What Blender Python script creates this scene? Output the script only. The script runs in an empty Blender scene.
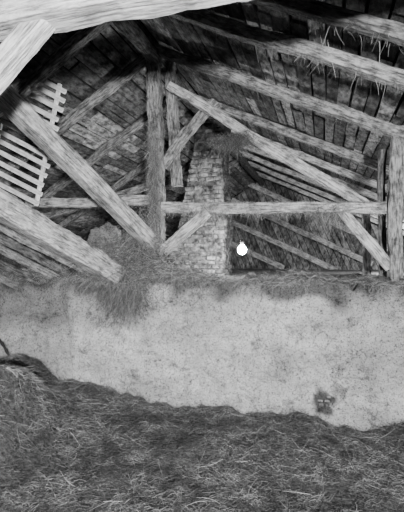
import bpy, math, random
import numpy as np
from mathutils import Vector, Matrix, noise
random.seed(7); rng=np.random.default_rng(7)
TH=math.radians(17.0); CT=math.cos(TH); ST=math.sin(TH); CZ=1.9; F=400.0
def P(u,v,b):
    p=(u-202)/F; q=(256-v)/F
    t=b/(CT+ST*p)
    return Vector((t*(-ST+CT*p), b, CZ+q*t))
def link(o): bpy.context.scene.collection.objects.link(o); return o
def tag(o,label=None,cat=None,kind=None,group=None):
    if label: o["label"]=label
    if cat: o["category"]=cat
    if kind: o["kind"]=kind
    if group: o["group"]=group
    return o
# ---------------- materials
def newmat(name,rough=.9):
    m=bpy.data.materials.new(name); m.use_nodes=True
    nt=m.node_tree; b=nt.nodes["Principled BSDF"]; b.inputs["Roughness"].default_value=rough
    b.inputs["Specular IOR Level"].default_value=.15
    return m,nt,b
def mat_noise(name,scale,lo,hi,bump=.5,det=8,nscale=4,attr=False,bdist=.02,lo_p=.3,hi_p=.7,patch=None,pl=.35):
    m,nt,b=newmat(name); N=nt.nodes; L=nt.links
    tc=N.new("ShaderNodeTexCoord"); mp=N.new("ShaderNodeMapping"); mp.inputs["Scale"].default_value=scale
    L.new(tc.outputs["Object"],mp.inputs[0])
    n=N.new("ShaderNodeTexNoise"); n.inputs["Scale"].default_value=nscale; n.inputs["Detail"].default_value=det; n.inputs["Roughness"].default_value=.68
    L.new(mp.outputs[0],n.inputs["Vector"])
    def ramp(src,p0,c0,p1,c1):
        r=N.new("ShaderNodeValToRGB"); e=r.color_ramp.elements
        e[0].position=p0; e[0].color=(c0,c0,c0,1); e[1].position=p1; e[1].color=(c1,c1,c1,1); L.new(src,r.inputs[0]); return r.outputs[0]
    def mul(a,c):
        x=N.new("ShaderNodeMix"); x.data_type='RGBA'; x.blend_type='MULTIPLY'; x.inputs[0].default_value=1; L.new(a,x.inputs[6]); L.new(c,x.inputs[7]); return x.outputs[2]
    col=ramp(n.outputs[0],lo_p,lo,hi_p,hi)
    if patch:
        n2=N.new("ShaderNodeTexNoise"); n2.inputs["Scale"].default_value=patch; n2.inputs["Detail"].default_value=9; n2.inputs["Roughness"].default_value=.75
        L.new(tc.outputs["Object"],n2.inputs["Vector"])
        col=mul(col,ramp(n2.outputs[0],.40,pl,.56,1.0))
    if attr:
        a=N.new("ShaderNodeAttribute"); a.attribute_name="tone"; col=mul(col,a.outputs["Color"])
    L.new(col,b.inputs["Base Color"])
    bp=N.new("ShaderNodeBump"); bp.inputs["Strength"].default_value=bump; bp.inputs["Distance"].default_value=bdist
    L.new(n.outputs[0],bp.inputs["Height"]); L.new(bp.outputs[0],b.inputs["Normal"])
    return m
M_wood=mat_noise("weathered_timber",(2.0,13,13),.04,.22,1,11,3.6,bdist=.02,lo_p=.38,hi_p=.58,patch=8,pl=.45)
M_wood_d=mat_noise("dark_timber",(2.0,13,13),.02,.12,1,11,3.6,bdist=.02,lo_p=.38,hi_p=.60,patch=8,pl=.4)
M_wood_l=mat_noise("pale_timber",(1.8,15,15),.08,.34,1,11,3.6,bdist=.018,lo_p=.38,hi_p=.56,patch=6,pl=.5)
M_lime=mat_noise("limewashed_timber",(1.3,16,16),.14,.46,1,11,3.6,bdist=.015,lo_p=.38,hi_p=.56,patch=3,pl=.65)
M_slat=mat_noise("pale_slat",(1.5,14,14),.28,.72,.6,6,3,patch=6,pl=.65)
M_board=mat_noise("roof_board",(6,2.6,6),.025,.15,1,10,2.8,attr=True,bdist=.03,lo_p=.38,hi_p=.62,patch=3,pl=.5)
M_gable=mat_noise("gable_board",(6,6,2.6),.03,.24,1,9,2.4,attr=True,bdist=.03,lo_p=.36,hi_p=.66,patch=4,pl=.5)
M_brick=mat_noise("chimney_brick",(1,1,1),.04,.27,1,10,8,attr=True,bdist=.05,lo_p=.38,hi_p=.62,patch=3)
M_mortar=mat_noise("mortar",(1,1,1),.03,.20,1,10,9,attr=True,bdist=.06,lo_p=.38,hi_p=.6,patch=3)
M_hayb=mat_noise("matted_hay",(1,1,1),.012,.09,1,10,26,bdist=.05,lo_p=.36,hi_p=.66,patch=1.8,pl=.6)
M_hayc=mat_noise("hay_clump_core",(1,1,1),.02,.15,1,10,26,bdist=.05,lo_p=.36,hi_p=.66,patch=4,pl=.5)
M_dark=mat_noise("dark_plain",(30,30,30),.01,.03,.5)
def mat_straw(name):
    m,nt,b=newmat(name,.8); N=nt.nodes; L=nt.links
    a=N.new("ShaderNodeAttribute"); a.attribute_name="tone"; L.new(a.outputs["Color"],b.inputs["Base Color"]); return m
M_straw=mat_straw("straw_strands")
def mat_wall():
    m,nt,b=newmat("clay_plaster",.95); N=nt.nodes; L=nt.links
    tc=N.new("ShaderNodeTexCoord")
    def noi(s,d,r=.6,sc=(1,1,1),dist=0):
        mp=N.new("ShaderNodeMapping"); mp.inputs["Scale"].default_value=sc; L.new(tc.outputs["Object"],mp.inputs[0])
        n=N.new("ShaderNodeTexNoise"); n.inputs["Scale"].default_value=s; n.inputs["Detail"].default_value=d; n.inputs["Roughness"].default_value=r
        n.inputs["Distortion"].default_value=dist
        L.new(mp.outputs[0],n.inputs["Vector"]); return n
    def ramp(src,p0,c0,p1,c1):
        r=N.new("ShaderNodeValToRGB"); e=r.color_ramp.elements
        e[0].position=p0; e[0].color=(c0,c0,c0,1); e[1].position=p1; e[1].color=(c1,c1,c1,1); L.new(src,r.inputs[0]); return r.outputs[0]
    def mul(a,c):
        x=N.new("ShaderNodeMix"); x.data_type='RGBA'; x.blend_type='MULTIPLY'; x.inputs[0].default_value=1; L.new(a,x.inputs[6]); L.new(c,x.inputs[7]); return x.outputs[2]
    n1=noi(1.7,9,.7,(1,1,1.8),.3); n2=noi(18,10,.85); n3=noi(3.6,12,.82,(1,1,1.5),.2); n4=noi(50,5,.85); n5=noi(2.4,8,.75,(3.2,1,.8),.2)
    c=ramp(n1.outputs[0],.38,.52,.60,.80)
    c=mul(c,ramp(n2.outputs[0],.37,.12,.465,1.0))
    c=mul(c,ramp(n3.outputs[0],.39,.48,.475,1.0))
    c=mul(c,ramp(n4.outputs[0],.39,.10,.465,1.0))
    c=mul(c,ramp(n5.outputs[0],.38,.80,.50,1.0))
    wn=noi(3,5,.6); av=N.new("ShaderNodeVectorMath"); av.operation='ADD'; L.new(tc.outputs["Object"],av.inputs[0])
    sv=N.new("ShaderNodeVectorMath"); sv.operation='SCALE'; sv.inputs[3].default_value=.5; L.new(wn.outputs["Color"],sv.inputs[0]); L.new(sv.outputs[0],av.inputs[1])
    vo=N.new("ShaderNodeTexVoronoi"); vo.feature='DISTANCE_TO_EDGE'; vo.inputs["Scale"].default_value=1.6; L.new(av.outputs[0],vo.inputs["Vector"])
    c=mul(c,ramp(vo.outputs["Distance"],.0,.5,.012,1.0))
    at=N.new("ShaderNodeAttribute"); at.attribute_name="tone"; c=mul(c,at.outputs["Color"])
    L.new(c,b.inputs["Base Color"])
    ad=N.new("ShaderNodeMath"); ad.operation='ADD'; L.new(n2.outputs[0],ad.inputs[0]); L.new(n3.outputs[0],ad.inputs[1])
    bp=N.new("ShaderNodeBump"); bp.inputs["Strength"].default_value=1; bp.inputs["Distance"].default_value=.12
    L.new(ad.outputs[0],bp.inputs["Height"]); L.new(bp.outputs[0],b.inputs["Normal"]); return m
M_wall=mat_wall()
# ---------------- mesh helpers
def mesh_obj(name,verts,faces,mat,tone=None,smooth=False):
    me=bpy.data.meshes.new(name); me.from_pydata([tuple(v) for v in verts],[],faces); me.update()
    me.materials.append(mat)
    if tone is not None:
        ca=me.color_attributes.new("tone",'FLOAT_COLOR','POINT')
        t=np.asarray(tone,dtype=np.float32); c=np.ones((len(t),4),np.float32); c[:,:3]=t[:,None]
        ca.data.foreach_set("color",c.ravel())
    if smooth: me.polygons.foreach_set("use_smooth",[True]*len(me.polygons))
    return link(bpy.data.objects.new(name,me))
def beam(name,p0,p1,w,h,label,cat="beam",mat=None,group=None,bend=0.0,rough=.012,up=Vector((0,0,1)),kind=None,taper=1.0):
    p0=Vector(p0); p1=Vector(p1); d=p1-p0; L=d.length; x=d.normalized()
    if abs(x.dot(up))>.97: up=Vector((0,1,0))
    y=up.cross(x).normalized(); z=x.cross(y)
    n=max(4,int(L/.05)); c=.13
    prof=[(-.5,-.5+c),(-.5+c*.6,-.5),(0,-.51),(.5-c*.6,-.5),(.5,-.5+c),(.5,.5-c),(.5-c*.6,.5),(0,.51),(-.5+c*.6,.5),(-.5,.5-c)]
    vs=[];fs=[]; sd=random.random()*100
    for i in range(n+1):
        s=i/n; k=1+(taper-1)*s
        off=bend*math.sin(math.pi*s)
        o1=noise.noise(Vector((s*L*.9,sd,0)))*rough*1.5; o2=noise.noise(Vector((s*L*.9,0,sd)))*rough*1.5
        for j,(a,b) in enumerate(prof):
            r=1+noise.noise(Vector((s*L*4,j*1.3,sd)))*rough*8+noise.noise(Vector((s*L*16,j*1.3,sd)))*rough*5
            vs.append((s*L,a*w*k*r+o1,b*h*k*r+o2+off))
    m=len(prof)
    for i in range(n):
        for j in range(m):
            fs.append((i*m+j,i*m+(j+1)%m,(i+1)*m+(j+1)%m,(i+1)*m+j)[::-1])
    fs.append(tuple(range(m))); fs.append(tuple(n*m+j for j in range(m))[::-1])
    o=mesh_obj(name,vs,fs,mat or M_wood)
    R=Matrix((x,y,z)).transposed().to_4x4(); R.translation=p0; o.matrix_world=R
    tag(o,label,cat,kind,group); return o
def straw(name,pos,dirs,length,width,droop=.3,tone=(.05,.3),label=None,cat=None,segs=3,parent=None,tmul=None):
    pos=np.asarray(pos,float); n=len(pos); dirs=np.asarray(dirs,float); dirs/=np.linalg.norm(dirs,axis=1)[:,None]+1e-9
    length=np.broadcast_to(length,(n,)); width=np.broadcast_to(width,(n,))
    bend=rng.normal(0,.4,(n,3)); bend[:,2]-=droop
    side=np.cross(dirs,rng.normal(0,1,(n,3))); side/=np.linalg.norm(side,axis=1)[:,None]+1e-9
    V=np.zeros((n,(segs+1)*2,3))
    for i in range(segs+1):
        s=i/segs
        c=pos+dirs*(length*s)[:,None]+bend*(length*s*s)[:,None]
        wv=side*(width*.5*(1-.5*s))[:,None]
        V[:,2*i]=c-wv; V[:,2*i+1]=c+wv
    V=V.reshape(-1,3); k=(segs+1)*2
    base=(np.arange(n)*k)[:,None]
    q=np.concatenate([base+np.array([[2*i,2*i+1,2*i+3,2*i+2]]) for i in range(segs)],axis=1).reshape(-1)
    me=bpy.data.meshes.new(name); nf=n*segs
    me.vertices.add(len(V)); me.vertices.foreach_set("co",V.ravel())
    me.loops.add(nf*4); me.loops.foreach_set("vertex_index",q.astype(np.int32))
    me.polygons.add(nf); me.polygons.foreach_set("loop_start",np.arange(0,nf*4,4,dtype=np.int32))
    me.update(calc_edges=True); me.validate()
    t=rng.uniform(0,1,n)**2.0*(tone[1]-tone[0])+tone[0]
    if tmul is not None: t=t*tmul
    c=np.ones((n,k,4),np.float32); c[:,:,:3]=t[:,None,None]
    ca=me.color_attributes.new("tone",'FLOAT_COLOR','POINT'); ca.data.foreach_set("color",c.ravel())
    me.materials.append(M_straw)
    o=link(bpy.data.objects.new(name,me))
    if parent: o.parent=parent
    else: tag(o,label,cat,"stuff")
    return o
# ---------------- geometry functions
WB=4.66; WT=5.45; WH=1.57; BF=15.0
def zr(a): return 3.71-.47*a
def zl(a): return 6.06+.6*a
AR=-2.196; ZRI=zr(AR)
def nz(x,y,s=0.): return noise.noise(Vector((x,y,s)))
MA,MB=-3.14,3.10
def hay_h(a,b):
    h=.02+.06*nz(a*1.3,b*1.3)+.045*nz(a*4,b*4,3)+.022*nz(a*11,b*11,5)
    h+=.10*math.exp(-((4.64-b)/.25)**2)*(.5+.9*nz(a*1.6,0,9)+.5*nz(a*6,0,9))
    h+=.74*math.exp(-(((a-MA)/.48)**2+((b-MB)/.6)**2)**1.15)*(1+.2*nz(a*3,b*3,8))
    h+=.46*math.exp(-((a+4.0)/.7)**2-((b-4.3)/.8)**2)
    h+=.20*math.exp(-(((a+3.0)/.5)**2+((b-3.9)/.6)**2))
    h+=.12*math.exp(-(((a-1.2)/.35)**2+((b-4.5)/.3)**2))
    return h
na,nb=190,120; A0,A1,B0,B1=-6.5,4.3,-2.3,4.75
vs=[];fs=[]
for j in range(nb+1):
    for i in range(na+1):
        a=A0+(A1-A0)*i/na; b=B0+(B1-B0)*j/nb
        vs.append((a,b,hay_h(a,b)))
for j in range(nb):
    for i in range(na):
        k=j*(na+1)+i; fs.append((k,k+1,k+na+2,k+na+1))
hay=mesh_obj("hay_layer",vs,fs,M_hayb,smooth=True)
tag(hay,"matted loose hay covering the whole barn floor","hay","stuff")
def scatter(n,b1,rg,pw=1.1):
    xa=rng.uniform(-5.4,2.8,n*2); xb=b1-rng.uniform(0,1,n*2)**pw*rg
    keep=(np.abs((xa*CT+xb*ST))/( -xa*ST+xb*CT)<.57)
    xa=xa[keep][:n]; xb=xb[keep][:n]; n=len(xa)
    zz=np.array([hay_h(a,b) for a,b in zip(xa,xb)])+rng.uniform(-.012,.02,n)
    tm=np.array([min(1.5,max(.35,.85+.8*nz(a*1.8,b*1.8,41)+1.0*nz(a*7,b*7,43))) for a,b in zip(xa,xb)])
    md=np.exp(-(((xa-MA)/.5)**2+((xb-MB)/.6)**2)**2); tm=tm*(1+1.0*md)
    md2=np.exp(-((xa+3.9)/.8)**2-((xb-4.1)/.6)**2); tm=tm*(1+1.3*md2)
    an=rng.uniform(0,2*math.pi,n)
    d=np.stack([np.cos(an),np.sin(an),rng.normal(.10,.2,n)-.4*md],1)
    return n,np.stack([xa,xb,zz],1),d,tm
n,ps,d,tm=scatter(180000,4.72,3.2)
straw("hay_strands",ps,d,rng.uniform(.02,.07,n),rng.uniform(.0014,.0032,n),droop=.35,tone=(.018,.19),parent=hay,tmul=tm)
n,ps,d,tm=scatter(7000,4.66,3.0,.8); ps[:,2]+=.006
straw("hay_long_strands",ps,d,rng.uniform(.07,.19,n),rng.uniform(.0015,.0032,n),droop=.3,tone=(.04,.26),parent=hay,tmul=tm,segs=5)
def box(name,a0,a1,b0,b1,z0,z1,mat,kind="structure",label=None,cat=None):
    v=[(a,b,z) for a in(a0,a1) for b in(b0,b1) for z in(z0,z1)]
    f=[(0,1,3,2),(4,6,7,5),(0,4,5,1),(2,3,7,6),(0,2,6,4),(1,5,7,3)]
    o=mesh_obj(name,v,f,mat); tag(o,label,cat,kind); return o
box("floor",-6.7,4.5,-2.6,BF+.6,-.15,0,M_hayb,label="earth floor of the barn under the hay",cat="floor")
box("floor_loft",-6.55,4.35,WT,BF-.1,1.2,1.42,M_wood,label="dark plank loft floor behind the clay wall",cat="floor")
box("wall_left",-6.75,-6.6,-2.6,BF,0,2.12,M_wood_d,label="dark low side wall of the barn",cat="wall")
box("wall_right",4.4,4.55,-2.6,BF,0,1.66,M_wood_d,label="dark low side wall of the barn",cat="wall")
def gable(name,b0,b1,z0=0):
    pr=[(-6.6,z0),(4.4,z0),(4.4,zr(4.4)+.08),(AR,ZRI+.08),(-6.6,zl(-6.6)+.08)]
    v=[(a,b0,z) for a,z in pr]+[(a,b1,z) for a,z in pr]
    f=[(0,1,2,3,4),(9,8,7,6,5)]+[(i,(i+1)%5+0,(i+1)%5+5,i+5)[::-1] for i in range(5)]
    tn=[.2]*10
    if name=="wall_far":
        sh=.45; a=-6.5
        while a<4.2:
            w=random.uniform(.16,.26); t=random.choice([.5,.7,.9,1,1.2]); o_=random.uniform(.02,.05)
            def topa(a_):
                zz_=min((6.06+.6*(a_+sh*1.2))/(1+.6*sh),(3.71-.47*(a_+sh*1.2))/(1-.47*sh)); return a_-sh*(zz_-1.2),zz_
            a1=a+w-.025; k=len(v); (x0,z0_),(x1,z1_)=topa(a),topa(a1)
            for bb in(b0-o_,b0):
                v+= [(a,bb,1.2),(a1,bb,1.2),(x1,bb,z1_+.05),(x0,bb,z0_+.05)]; tn+=[t]*4
            f+=[(k,k+1,k+2,k+3),(k,k+4,k+5,k+1),(k+1,k+5,k+6,k+2),(k+3,k+2,k+6,k+7),(k,k+3,k+7,k+4)]
            a+=w
    o=mesh_obj(name,v,f,M_gable,tn); return tag(o,"weathered boarded gable wall closing the barn","wall","structure")
gable("wall_far",BF,BF+.1); gable("wall_near",-2.6,-2.5)
# clay wall
aa=np.arange(-6.55,4.36,.03); prof=[]
nf=56
for i in range(nf+1): prof.append(("f",i/nf))
for i in range(1,11): prof.append(("t",i/10))
for i in range(1,6): prof.append(("k",i/5))
vs=[];fs=[];tone=[]
ACR=-3.22
c0=P(324,404,WB)
def sst(x): x=min(1,max(0,x)); return x*x*(3-2*x)
for a in aa:
    top=WH+.07*nz(a*1.5,0,1)+.07*nz(a*5,0,2)+.075*nz(a*14,0,2.7)
    for kind,s in prof:
        if kind=="f":
            z=top*s; b=WB-.035*nz(a*1.2,z*1.5,4)-.035*nz(a*5,z*6,5)-.024*nz(a*16,z*16,6)
            if s>.93: b+=((s-.93)/.07)**2*.07
            lft=sst((ACR+.12*nz(z*2,0,5)-a)/.12)
            b+=.02*lft
            t=1.0
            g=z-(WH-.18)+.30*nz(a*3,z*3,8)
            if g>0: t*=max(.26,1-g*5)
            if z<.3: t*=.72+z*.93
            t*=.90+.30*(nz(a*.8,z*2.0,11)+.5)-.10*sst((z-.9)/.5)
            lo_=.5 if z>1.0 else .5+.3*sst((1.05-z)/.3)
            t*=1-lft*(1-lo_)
            dd=((a-c0.x)/.13)**2+((z-c0.z)/.15)**2+1.1*nz(a*8,z*8,12)
            hk=sst((1.15-dd)/.7)
            b+=.05*hk; t*=1-.85*hk
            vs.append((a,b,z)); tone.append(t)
        elif kind=="t":
            b=WB+.07+(WT-WB-.07)*s; z=top+.05*nz(a*4,b*4,6)+.04*math.sin(math.pi*s)
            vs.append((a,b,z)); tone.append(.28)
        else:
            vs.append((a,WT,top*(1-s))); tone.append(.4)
m=len(prof)
for i in range(len(aa)-1):
    for j in range(m-1):
        k=i*m+j; fs.append((k,k+1,k+m+1,k+m)[::-1])
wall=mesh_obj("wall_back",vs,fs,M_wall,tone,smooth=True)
tag(wall,"rough pale clay plastered partition wall with crumbling top","wall","structure")
def bricks(name,cells,mat,bev=.008,jit=(.9,1.05)):
    vs=[];fs=[];tn=[]
    for (c,ax,ay,az,hw,hd,hh,t) in cells:
        k=len(vs)
        for sx in(-1,1):
            for sy in(-1,1):
                for sz in(-1,1):
                    j=[random.uniform(*jit) for _ in range(3)]
                    vs.append(c+ax*hw*sx*j[0]+ay*hd*sy*j[1]+az*hh*sz*j[2]); tn.append(t)
        for f in [(0,1,3,2),(4,6,7,5),(0,4,5,1),(2,3,7,6),(0,2,6,4),(1,5,7,3)]: fs.append(tuple(k+q for q in f))
    o=mesh_obj(name,vs,fs,mat,tn)
    bv=o.modifiers.new("bevel","BEVEL"); bv.width=bev; bv.segments=2
    return o
X=Vector((1,0,0));Y=Vector((0,1,0));Z=Vector((0,0,1))
cells=[]
for r in range(4):
    for c in range(2):
        if (r,c) in ((3,0),(0,1)): continue
        cells.append((Vector((c0.x-.05+.09*c+random.uniform(-.02,.02)+(r%2)*.02,WB+.05,c0.z-.08+.05*r+random.uniform(-.01,.01))),X,Y,Z,random.uniform(.028,.04),.028,.017,random.uniform(.3,.8)))
pt=bricks("exposed_brickwork",cells,M_brick,.01,(.7,1.1)); pt.parent=wall; pt["label"]="small dark patch of exposed broken bricks"
# ---------------- roof boards
def roof(name,left):
    vs=[];fs=[];tn=[]
    sl=.6 if left else .47
    e=-6.62 if left else 4.42
    run=abs(e-AR); L=run*math.sqrt(1+sl*sl)
    dx=(-1 if left else 1)/math.sqrt(1+sl*sl); dz=-sl/math.sqrt(1+sl*sl)
    D=Vector((dx,0,dz)); Nn=Vector((sl*(-1 if left else 1)/math.sqrt(1+sl*sl),0,1/math.sqrt(1+sl*sl)))
    O=Vector((AR,0,ZRI+.07))
    def slab(s0,s1,b0,b1,n0,n1,t,sk=0):
        k=len(vs)
        for s in(s0,s1):
            for b in(b0,b1):
                for n_ in(n0,n1):
                    vs.append(O+D*(s+(sk if b==b1 else 0))+Y*b+Nn*n_); tn.append(t)
        for f in [(0,1,3,2),(4,6,7,5),(0,4,5,1),(2,3,7,6),(0,2,6,4),(1,5,7,3)]: fs.append(tuple(k+q for q in f))
    slab(0,L,-2.6,BF,.06,.09,.2)
    s=0
    while s<L-.05:
        w=random.uniform(.12,.19); b=-2.6
        while b<BF:
            ln=random.uniform(.8,2.6); e2=min(BF,b+ln); nn=random.uniform(0,.025)
            slab(s+.004,min(L,s+w-random.uniform(.008,.022)),b,e2-.015,nn,nn+.025,random.choice([.5,.65,.85,1,1.15,1.4,1.9])*(1.3 if left else 1),random.uniform(-.02,.02)); b=e2
        s+=w
    o=mesh_obj(name,vs,fs,M_board,tn); return tag(o,"underside of weathered roof boards on a sloping barn roof","roof","structure")
roof("ceiling_left",True); roof("ceiling_right",False)
RB=[.2,1.3,2.25,3.05,3.72,5.0,6.8,8.1,9.4,10.7,12.0,13.4]
for b in RB:
    w_=.12 if b>3.2 else .095
    beam("rafter",(AR-.02,b,ZRI-.03),(4.25,b,zr(4.25)-.03),w_,w_,"rough-hewn rafter under the boarded roof","rafter",group="roof rafters",bend=random.uniform(-.02,.02),rough=.018,mat=M_wood_d if b<3.2 else (M_wood if b<8 else M_wood_l))
for b in [.2,1.5,2.8,4.0,5.0,6.3,7.8,9.4,11.2]:
    beam("rafter",(AR-.1,b+.02,ZRI-.1),(-6.45,b,zl(-6.45)-.03),.12,.12,"rough rafter under the boarded roof","rafter",group="roof rafters",bend=0,rough=.018,mat=M_wood)
beam("ridge_beam",(AR,-2.4,ZRI-.16),(AR,BF-.2,ZRI-.16),.14,.16,"dark ridge timber along the roof peak",mat=M_wood_d)
# truss
TB=5.05
def tb(name,u0,v0,u1,v1,wp,label,b0=TB,b1=None,cat="beam",**k):
    if b1 is None: b1=b0
    return beam(name,P(u0,v0,b0),P(u1,v1,b1),wp,wp*k.pop("hr",1.0),label,cat,**k)
tb("post",154,46,159,280,.17,"upright roof post on the clay wall, straw-covered",cat="post",rough=.032,hr=1)
pr=P(397,0,TB).x
beam("post",(pr,TB,WH),(pr-.02,TB,zr(pr)+.04),.15,.15,"thick weathered post standing on the clay wall top","post",mat=M_wood,rough=.024)
tb("post",383,150,381,281,.09,"dark timber standing close beside the thick post",b0=5.4,cat="post",mat=M_wood_d,rough=.02)
beam("tie_beam",P(28,203,TB-.02),P(152,201,TB-.02),.12,.13,"thin timber tie joining the roof post",mat=M_wood_l,rough=.018)
tb("tie_beam",158,208,386,207,.13,"horizontal tie beam draped with hanging hay",rough=.018,hr=1,mat=M_wood_l)
tb("strut",170,86,366,206,.12,"long diagonal timber strut running up to the post",b0=TB+.1,b1=TB+.08,rough=.018,mat=M_wood_l)
tb("knee_brace",161,254,208,211,.13,"short diagonal brace between post and tie beam",b0=TB-.06,cat="brace",mat=M_wood_l,rough=.016)
tb("knee_brace",341,209,390,268,.12,"short diagonal brace between tie beam and thick post",cat="brace",mat=M_wood_l,rough=.018)
tb("leaning_timber",165,168,216,102,.13,"thick curved timber leaning from the post to the strut",b0=TB+.22,b1=TB+.3,cat="timber",bend=.08,rough=.028)
tb("leaning_timber",170,60,177,186,.14,"thick crooked timber leaning against the main post",b0=TB+.3,cat="timber",rough=.03,mat=M_wood)
tb("post",366,206,367,281,.12,"slim dark post beyond the tie beam",b0=6.7,cat="post",mat=M_wood_d)
for k,(u0,v0,u1,v1) in enumerate([(232,176,392,250),(232,200,372,264),(232,222,336,270),(232,244,284,268)]):
    tb("gable_brace",u0,v0,u1,v1,.19,"sloping timber nailed across the boarded gable",BF-.2,cat="brace",mat=M_wood_l,group="gable braces")
tb("raking_beam",0,92,152,244,.20,"long sawn timber leaning across to the post foot",b0=3.1,b1=4.9,mat=M_wood_l,rough=.012,hr=.9)
tb("stub_post",141,228,147,280,.17,"short timber stub wedged on the wall top",b0=4.95,cat="post",mat=M_wood)
tb("raking_beam",-60,170,118,276,.25,"heavy timber sloping down onto the wall top",b0=2.75,b1=4.70,mat=M_wood_l,rough=.016,hr=1)
for k,(v0,v1,u1) in enumerate([(214,282,98),(230,284,84),(244,286,68),(258,289,52),(272,293,30)]):
    tb("sloping_plank",-60,v0-26+random.uniform(-4,4),u1,v1,.05,"rough grey plank sloping onto the wall beneath a heavy timber",b0=3.6+random.uniform(-.08,.08),b1=4.9,mat=[M_wood,M_wood_d][k%2],cat="plank",hr=2.0,group="sloping planks",rough=.04)
tb("rear_beam",30,222,150,186,.10,"dark timber crossing behind the post",b0=5.9,b1=5.6,mat=M_wood)
fb=1.8
beam("overhead_beam",(-4.2,fb,3.25),(3.0,fb,3.20),.2,.2,"pale limewashed beam crossing overhead",mat=M_lime,rough=.012)
ae=.50
pr_=[(-4.3,3.30),(ae,3.28),(ae,zr(ae)-.10),(AR,ZRI-.25),(-4.3,zl(-4.3)-.15)]
v=[(a,fb-.03,z) for a,z in pr_]+[(a,fb+.03,z) for a,z in pr_]
f=[(0,1,2,3,4),(9,8,7,6,5)]+[(i,(i+1)%5,(i+1)%5+5,i+5)[::-1] for i in range(5)]
o=mesh_obj("blocker",v,f,M_wood_d); tag(o,"dark boarding added unseen above the overhead beam to shade the roof","boards")  # added out of view so its shadow blackens the roof peak
q0=P(50,12,fb); q1=P(-2,73,fb); dd=(q1-q0)
beam("knee_brace",q0,q0+dd*3.0,.11,.12,"pale diagonal brace below the overhead beam","brace",mat=M_lime,rough=.01)
# slatted rack
e=bpy.data.objects.new("slatted_rack",None); link(e); tag(e,"pale slatted wooden hay rack hung under the roof slope","rack")
e.location=P(30,140,4.3); bpy.context.view_layer.update()
def rk(name,u0,v0,u1,v1,w,h,b=4.1,b1=None):
    o=beam(name,P(u0,v0,b),P(u1,v1,b1 or b),w,h,None,mat=M_slat,rough=.004)
    mw=o.matrix_world.copy(); o.parent=e; o.matrix_parent_inverse=e.matrix_world.inverted(); o.matrix_world=mw
    for kk in list(o.keys()): del o[kk]
for nme,u0,v0,u1,v1 in [("rail",60,84,36,206),("rail",-30,50,-66,170),("rail",14,66,-14,190)]:
    rk(nme,u0,v0,u1,v1,.04,.045,4.34)
for i in range(13):
    s=i/12; cu=62-26*s+random.uniform(-1,2); cv=90+112*s
    rk("slat",cu+3,cv+2,cu-105,cv-54,.025,.058,4.27)
def blob(name,c,r,mat,label,cat,seed=0,n=26,kind=None,tone=None,amp=.25):
    vs=[];fs=[]
    for i in range(n+1):
        ph=math.pi*i/n
        for j in range(n*2):
            t=2*math.pi*j/(n*2); d=Vector((math.sin(ph)*math.cos(t),math.sin(ph)*math.sin(t),math.cos(ph)))
            k=1+amp*noise.noise(d*1.6+Vector((seed,0,0)))+amp*.5*noise.noise(d*5+Vector((0,seed,0)))
            vs.append(Vector((d.x*r[0],d.y*r[1],d.z*r[2]))*k+Vector(c))
    m=n*2
    for i in range(n):
        for j in range(m): fs.append((i*m+j,(i+1)*m+j,(i+1)*m+(j+1)%m,i*m+(j+1)%m))
    o=mesh_obj(name,vs,fs,mat,[tone or .5]*len(vs),smooth=True); return tag(o,label,cat,kind)
c=P(104,262,5.2); blob("clay_mound",(c.x,5.2,1.78),(.34,.24,.52),M_wall,"lump of crumbled clay heaped on the wall top","clay",seed=3,tone=.42,amp=.4)
c=P(126,278,4.9); hb=blob("hay_heap",(c.x,4.90,1.67),(.38,.22,.23),M_hayc,"tangled heap of hay draped over the wall at the post foot","hay",seed=9,kind="stuff",amp=.5)
def clump(name,c,r,num,ln,label,droop=.5,tone=(.03,.25),down=-.1,w=(.002,.0045),parent=None,segs=3):
    q=rng.normal(0,.45,(num,3))*np.array(r)+np.array(c)
    an=rng.uniform(0,2*math.pi,num); d=np.stack([np.cos(an),np.sin(an),rng.normal(down,.35,num)],1)
    return straw(name,q,d,rng.uniform(ln*.3,ln,num),rng.uniform(w[0],w[1],num),droop=droop,tone=tone,label=label,cat="hay",parent=parent,segs=segs)
clump("hay_strands",(c.x,4.83,1.70),(.7,.3,.32),20000,.19,None,w=(.002,.0045),parent=hb,tone=(.02,.28),segs=4)
c=P(124,292,4.62); clump("hay_strands",(c.x,4.62,1.45),(.34,.06,.30),6500,.17,None,down=-.9,w=(.002,.004),parent=hb,tone=(.02,.24),segs=4)
c=P(144,242,4.95); clump("hay_clump",(c.x,4.86,1.98),(.26,.12,.48),10000,.17,"hay caught around the foot of the post",down=-.6,w=(.002,.004),tone=(.02,.28),segs=4)
c=P(155,165,5.0); clump("hay_clump",(c.x,4.94,2.95),(.1,.08,.85),3000,.11,"wisps of hay caught along the post",down=-1,tone=(.04,.26))
c=P(236,142,5.2); clump("hay_clump",(c.x,5.08,c.z),(.28,.1,.1),2400,.13,"dark hay tangled over the diagonal strut",down=-.5,tone=(.02,.16))
num=56000; xa=rng.uniform(-4.8,2.2,num); xb=4.66+rng.uniform(0,1,num)**1.4*.7
dens=np.array([nz(a*1.4,b*2,21)+.6*nz(a*5,b*5,22) for a,b in zip(xa,xb)]); k=dens>-.15; xa=xa[k];xb=xb[k];dens=dens[k];num=len(xa)
an=rng.uniform(0,6.28,num); d=np.stack([np.cos(an),np.sin(an),rng.normal(.1,.35,num)],1)
straw("hay_strewn",np.stack([xa,xb,WH-.01+rng.uniform(0,1,num)*(.06+.18*np.clip(dens,0,1))],1),d,rng.uniform(.04,.17,num),rng.uniform(.002,.0042,num),droop=.55,tone=(.03,.31),label="loose hay strewn along the top of the clay wall",cat="hay")
num=7500; s=rng.uniform(0,1,num); p0=P(160,208,TB);p1=P(384,207,TB)
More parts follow.
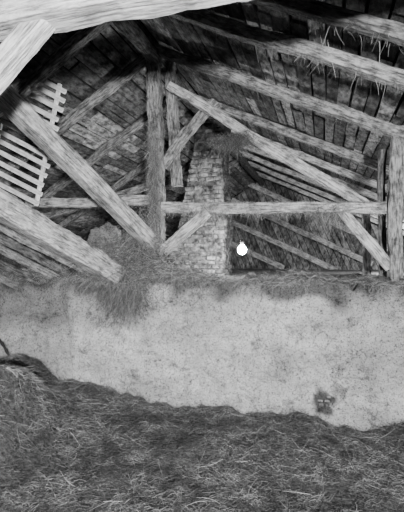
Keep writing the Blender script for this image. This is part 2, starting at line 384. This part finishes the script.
ps=np.outer(1-s,p0)+np.outer(s,p1); ps[:,2]+=rng.uniform(-.07,.08,num); ps[:,1]+=rng.uniform(-.09,.09,num)
d=rng.normal(0,1,(num,3)); d[:,2]=rng.uniform(-.8,.2,num)
lf=np.array([.4+2.2*max(0,nz(x*7,0,71)+.12) for x in s])
straw("hay_strewn",ps,d,rng.uniform(.02,.14,num)*lf,.0028,droop=.95,tone=(.03,.30),label="wisps of hay hanging from the tie beam",cat="hay")
num=2000; s=rng.uniform(0,1,num)**1.2; p0=P(40,202,TB);p1=P(150,201,TB)
ps=np.outer(s,p0)+np.outer(1-s,p1); ps[:,2]+=rng.uniform(.0,.06,num)
d=rng.normal(0,1,(num,3)); d[:,2]=rng.uniform(-.8,.2,num)
straw("hay_strewn",ps,d,rng.uniform(.03,.10,num),.003,droop=.7,tone=(.03,.25),label="wisps of hay lying on the thin tie timber",cat="hay")
num=26000; xa=rng.uniform(-4.5,3,num); xb=rng.uniform(5.5,10,num)
kk_=~((np.hypot(xa+1.25,xb-6.2)<.35)); xa=xa[kk_]; xb=xb[kk_]; num=len(xa)
zz=np.array([1.43+max(0,.16*nz(a*1.2,b*1.2,31)+.03) for a,b in zip(xa,xb)])
an=rng.uniform(0,6.28,num); d=np.stack([np.cos(an),np.sin(an),rng.normal(.1,.2,num)],1)
straw("hay_strewn",np.stack([xa,xb,zz],1),d,rng.uniform(.08,.22,num),.005,droop=.4,tone=(.03,.22),label="loose hay lying on the loft floor",cat="hay")
num=600; xa=rng.uniform(-4.5,1.9,num); zb=1.55-rng.uniform(0,1,num)**1.5*1.45
d=rng.normal(0,1,(num,3)); d[:,1]=-.15*np.abs(d[:,1]); d[:,2]-=.8
straw("hay_wisps",np.stack([xa,np.full(num,WB-.035),zb],1),d,rng.uniform(.015,.06,num),.0025,droop=.3,tone=(.05,.25),label="stray hay wisps stuck to the clay wall",cat="hay")
c=P(330,4,3.6); clump("hay_wisps",(c.x,3.60,c.z+.05),(.28,.06,.08),90,.32,"thin straw wisps hanging from the rafters",down=-1.0,droop=.3,tone=(.3,.6),w=(.002,.003),segs=5)
ps=[]
for b in RB[3:8]:
    for _ in range(500):
        a=random.uniform(AR,2.0); ps.append((a,b+random.uniform(-.07,.07),zr(a)-.09))
ps=np.array(ps); num=len(ps); d=rng.normal(0,1,(num,3)); d[:,2]-=.9
straw("hay_wisps",ps,d,rng.uniform(.02,.10,num),.003,droop=.6,tone=(.03,.22),label="dusty wisps and cobwebs hanging from the rafters",cat="hay")
# ---------------- chimney
chz0,chz1=1.42,4.66
def edges(z):
    s=min(1,max(0,(z-1.5)/(3.8-1.5)))
    w=.03*math.sin(z*3.1)
    return -2.88+s*.60+w, -1.70-s*.05+w*.6, 7.0, 7.62-.1*s
e=bpy.data.objects.new("chimney",None); e.location=(-2.15,7.3,chz0); link(e); tag(e,"rough brick chimney stack narrowing upward towards the roof","chimney")
bpy.context.view_layer.update()
def top_tone(z): return 1 if z<3.5 else max(.25,1-(z-3.5)*1.3)  # chimney tone gets darker towards the top
vs=[];fs=[];tn=[]
zs=np.arange(chz0,chz1,.018)
def ring(z):
    l,r,f_,k=edges(z); pts=[]
    for i in range(40): pts.append((l+(r-l)*i/40,f_,0,-1))
    for i in range(18): pts.append((r,f_+(k-f_)*i/18,1,0))
    pts.append((r,k,1,1)); pts.append((l,k,-1,1))
    for i in range(18): pts.append((l,k+(f_-k)*i/18,-1,0))
    return pts
for z in zs:
    for (a,b,nx,ny) in ring(z):
        k=.05*noise.noise(Vector((a*3.5,b*3.5,z*3.5)))+.024*noise.noise(Vector((a*16,b*16,z*16)))
        vs.append((a+nx*k,b+ny*k,z)); tn.append(top_tone(z)*(1 if ny==-1 else .5))  # mortar off the front face painted darker to stand for side shade
m=len(ring(2))
for i in range(len(zs)-1):
    for j in range(m): fs.append((i*m+j,i*m+(j+1)%m,(i+1)*m+(j+1)%m,(i+1)*m+j))
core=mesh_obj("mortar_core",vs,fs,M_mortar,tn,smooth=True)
cells=[]; z=chz0+.04; row=0
while z<chz1-.03:
    l,r,f_,k=edges(z); dk=top_tone(z)
    x=l-random.uniform(0,.1)*(row%2)
    while x<r-.02:
        w=random.uniform(.14,.24); a0=max(x,l); a1=min(x+w,r)
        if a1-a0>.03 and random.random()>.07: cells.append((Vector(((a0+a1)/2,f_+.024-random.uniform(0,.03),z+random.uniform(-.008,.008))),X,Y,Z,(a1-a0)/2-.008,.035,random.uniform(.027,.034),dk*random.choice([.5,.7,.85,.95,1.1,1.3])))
        x+=w
    for (ax_,sg) in((r,1),(l,-1)):
        x=f_
        while x<k-.03:
            w=random.uniform(.13,.24); e1_=min(x+w,k)
            cells.append((Vector((ax_-sg*(.034-random.uniform(0,.02)),(x+e1_)/2,z)),Y,X,Z,(e1_-x)/2-.007,.035,.033,dk*random.choice([.15,.25,.35,.45]))); x+=w  # side bricks get darker tones, shade put into their colour
    z+=.08; row+=1
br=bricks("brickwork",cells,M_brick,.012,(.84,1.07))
for o in(core,br): o.parent=e; o.matrix_parent_inverse=e.matrix_world.inverted()
# ---------------- lamp
lp=P(242,250,6.2)
e=bpy.data.objects.new("hanging_lamp",None); e.location=lp; link(e); tag(e,"bare glowing light bulb hanging in the loft","lamp"); bpy.context.view_layer.update()
n=24
def lathe(name,pf,mat):
    vs=[];fs=[]
    for r,z in pf:
        for j in range(n): t=2*math.pi*j/n; vs.append(lp+Vector((r*math.cos(t),r*math.sin(t),z)))
    for i in range(len(pf)-1):
        for j in range(n): fs.append((i*n+j,i*n+(j+1)%n,(i+1)*n+(j+1)%n,(i+1)*n+j))
    return mesh_obj(name,vs,fs,mat,smooth=True)
mb=bpy.data.materials.new("bulb_glow"); mb.use_nodes=True; bs=mb.node_tree.nodes["Principled BSDF"]
bs.inputs["Emission Color"].default_value=(1,1,1,1); bs.inputs["Emission Strength"].default_value=1500
o1=lathe("bulb",[(0,-.070),(.032,-.064),(.055,-.042),(.068,-.015),(.07,.01),(.06,.038),(.042,.06),(.026,.085)],mb)
o2=lathe("socket",[(0,.078),(.028,.078),(.028,.15),(.012,.17),(.0,.17)],M_dark)
o3=beam("cord",lp+Vector((0,0,.17)),Vector((lp.x,lp.y,zr(lp.x)+.02)),.006,.006,None,mat=M_dark,rough=.001)
for kk in list(o3.keys()): del o3[kk]
for o in(o1,o2,o3):
    o.parent=e; o.matrix_parent_inverse=e.matrix_world.inverted()
cp=[P(-14,325,4.60),P(-2,338,4.58),P(6,350,4.57),P(10,360,4.57),P(6,368,4.57),P(-4,364,4.58),P(-10,350,4.58)]
pts=[]
for i in range(len(cp)-1):
    a=cp[max(i-1,0)];b=cp[i];c=cp[i+1];d_=cp[min(i+2,len(cp)-1)]
    for k in range(8):
        t=k/8; pts.append(.5*((2*b)+(c-a)*t+(2*a-5*b+4*c-d_)*t*t+(3*b-a-3*c+d_)*t**3))
vs=[];fs=[]
for i,p in enumerate(pts):
    tg=(pts[min(i+1,len(pts)-1)]-pts[max(i-1,0)]).normalized(); u_=Y.cross(tg).normalized()
    for j in range(10):
        t=2*math.pi*j/10; r=.018+.004*math.sin(i*1.3+t*2); vs.append(p+u_*math.cos(t)*r+Y*math.sin(t)*r)
for i in range(len(pts)-1):
    for j in range(10): fs.append((i*10+j,i*10+(j+1)%10,(i+1)*10+(j+1)%10,(i+1)*10+j))
tag(mesh_obj("tube",vs,fs,M_dark,smooth=True),"dark rope hanging in a loop against the clay wall","tube")  # invented loop standing in for an unidentified dark shape
# ---------------- lights
def area(loc,target,size,power,spread=180):
    l=bpy.data.lights.new("flash_and_fill","AREA"); l.size=size; l.energy=power; l.spread=math.radians(spread); o=link(bpy.data.objects.new("flash_and_fill",l)); o.location=loc
    o.rotation_euler=(Vector(target)-Vector(loc)).to_track_quat('-Z','Y').to_euler(); return o
area((.95,-1.2,1.94),(-.9,5,1.5),.2,1400)
area((-.3,-1.3,1.8),(-2.2,3.6,.1),.6,50,70)  # added weak fill softening shadows at the left heap, no second flash
pl=bpy.data.lights.new("far_fill_light","POINT"); pl.energy=420; pl.shadow_soft_size=.05; o=link(bpy.data.objects.new("far_fill_light",pl)); o.location=P(399,250,11.6)  # added light hidden behind the thick post to brighten the far roof bay
w=bpy.data.worlds.new("world"); bpy.context.scene.world=w; w.use_nodes=True; w.node_tree.nodes["Background"].inputs[0].default_value=(0,0,0,1)
cam=bpy.data.cameras.new("camera"); cam.sensor_fit='VERTICAL'; cam.sensor_height=24; cam.lens=F/512*24; cam.clip_start=.05
co=link(bpy.data.objects.new("camera",cam)); co.location=(0,0,CZ); co.rotation_euler=(math.pi/2,0,TH); bpy.context.scene.camera=co
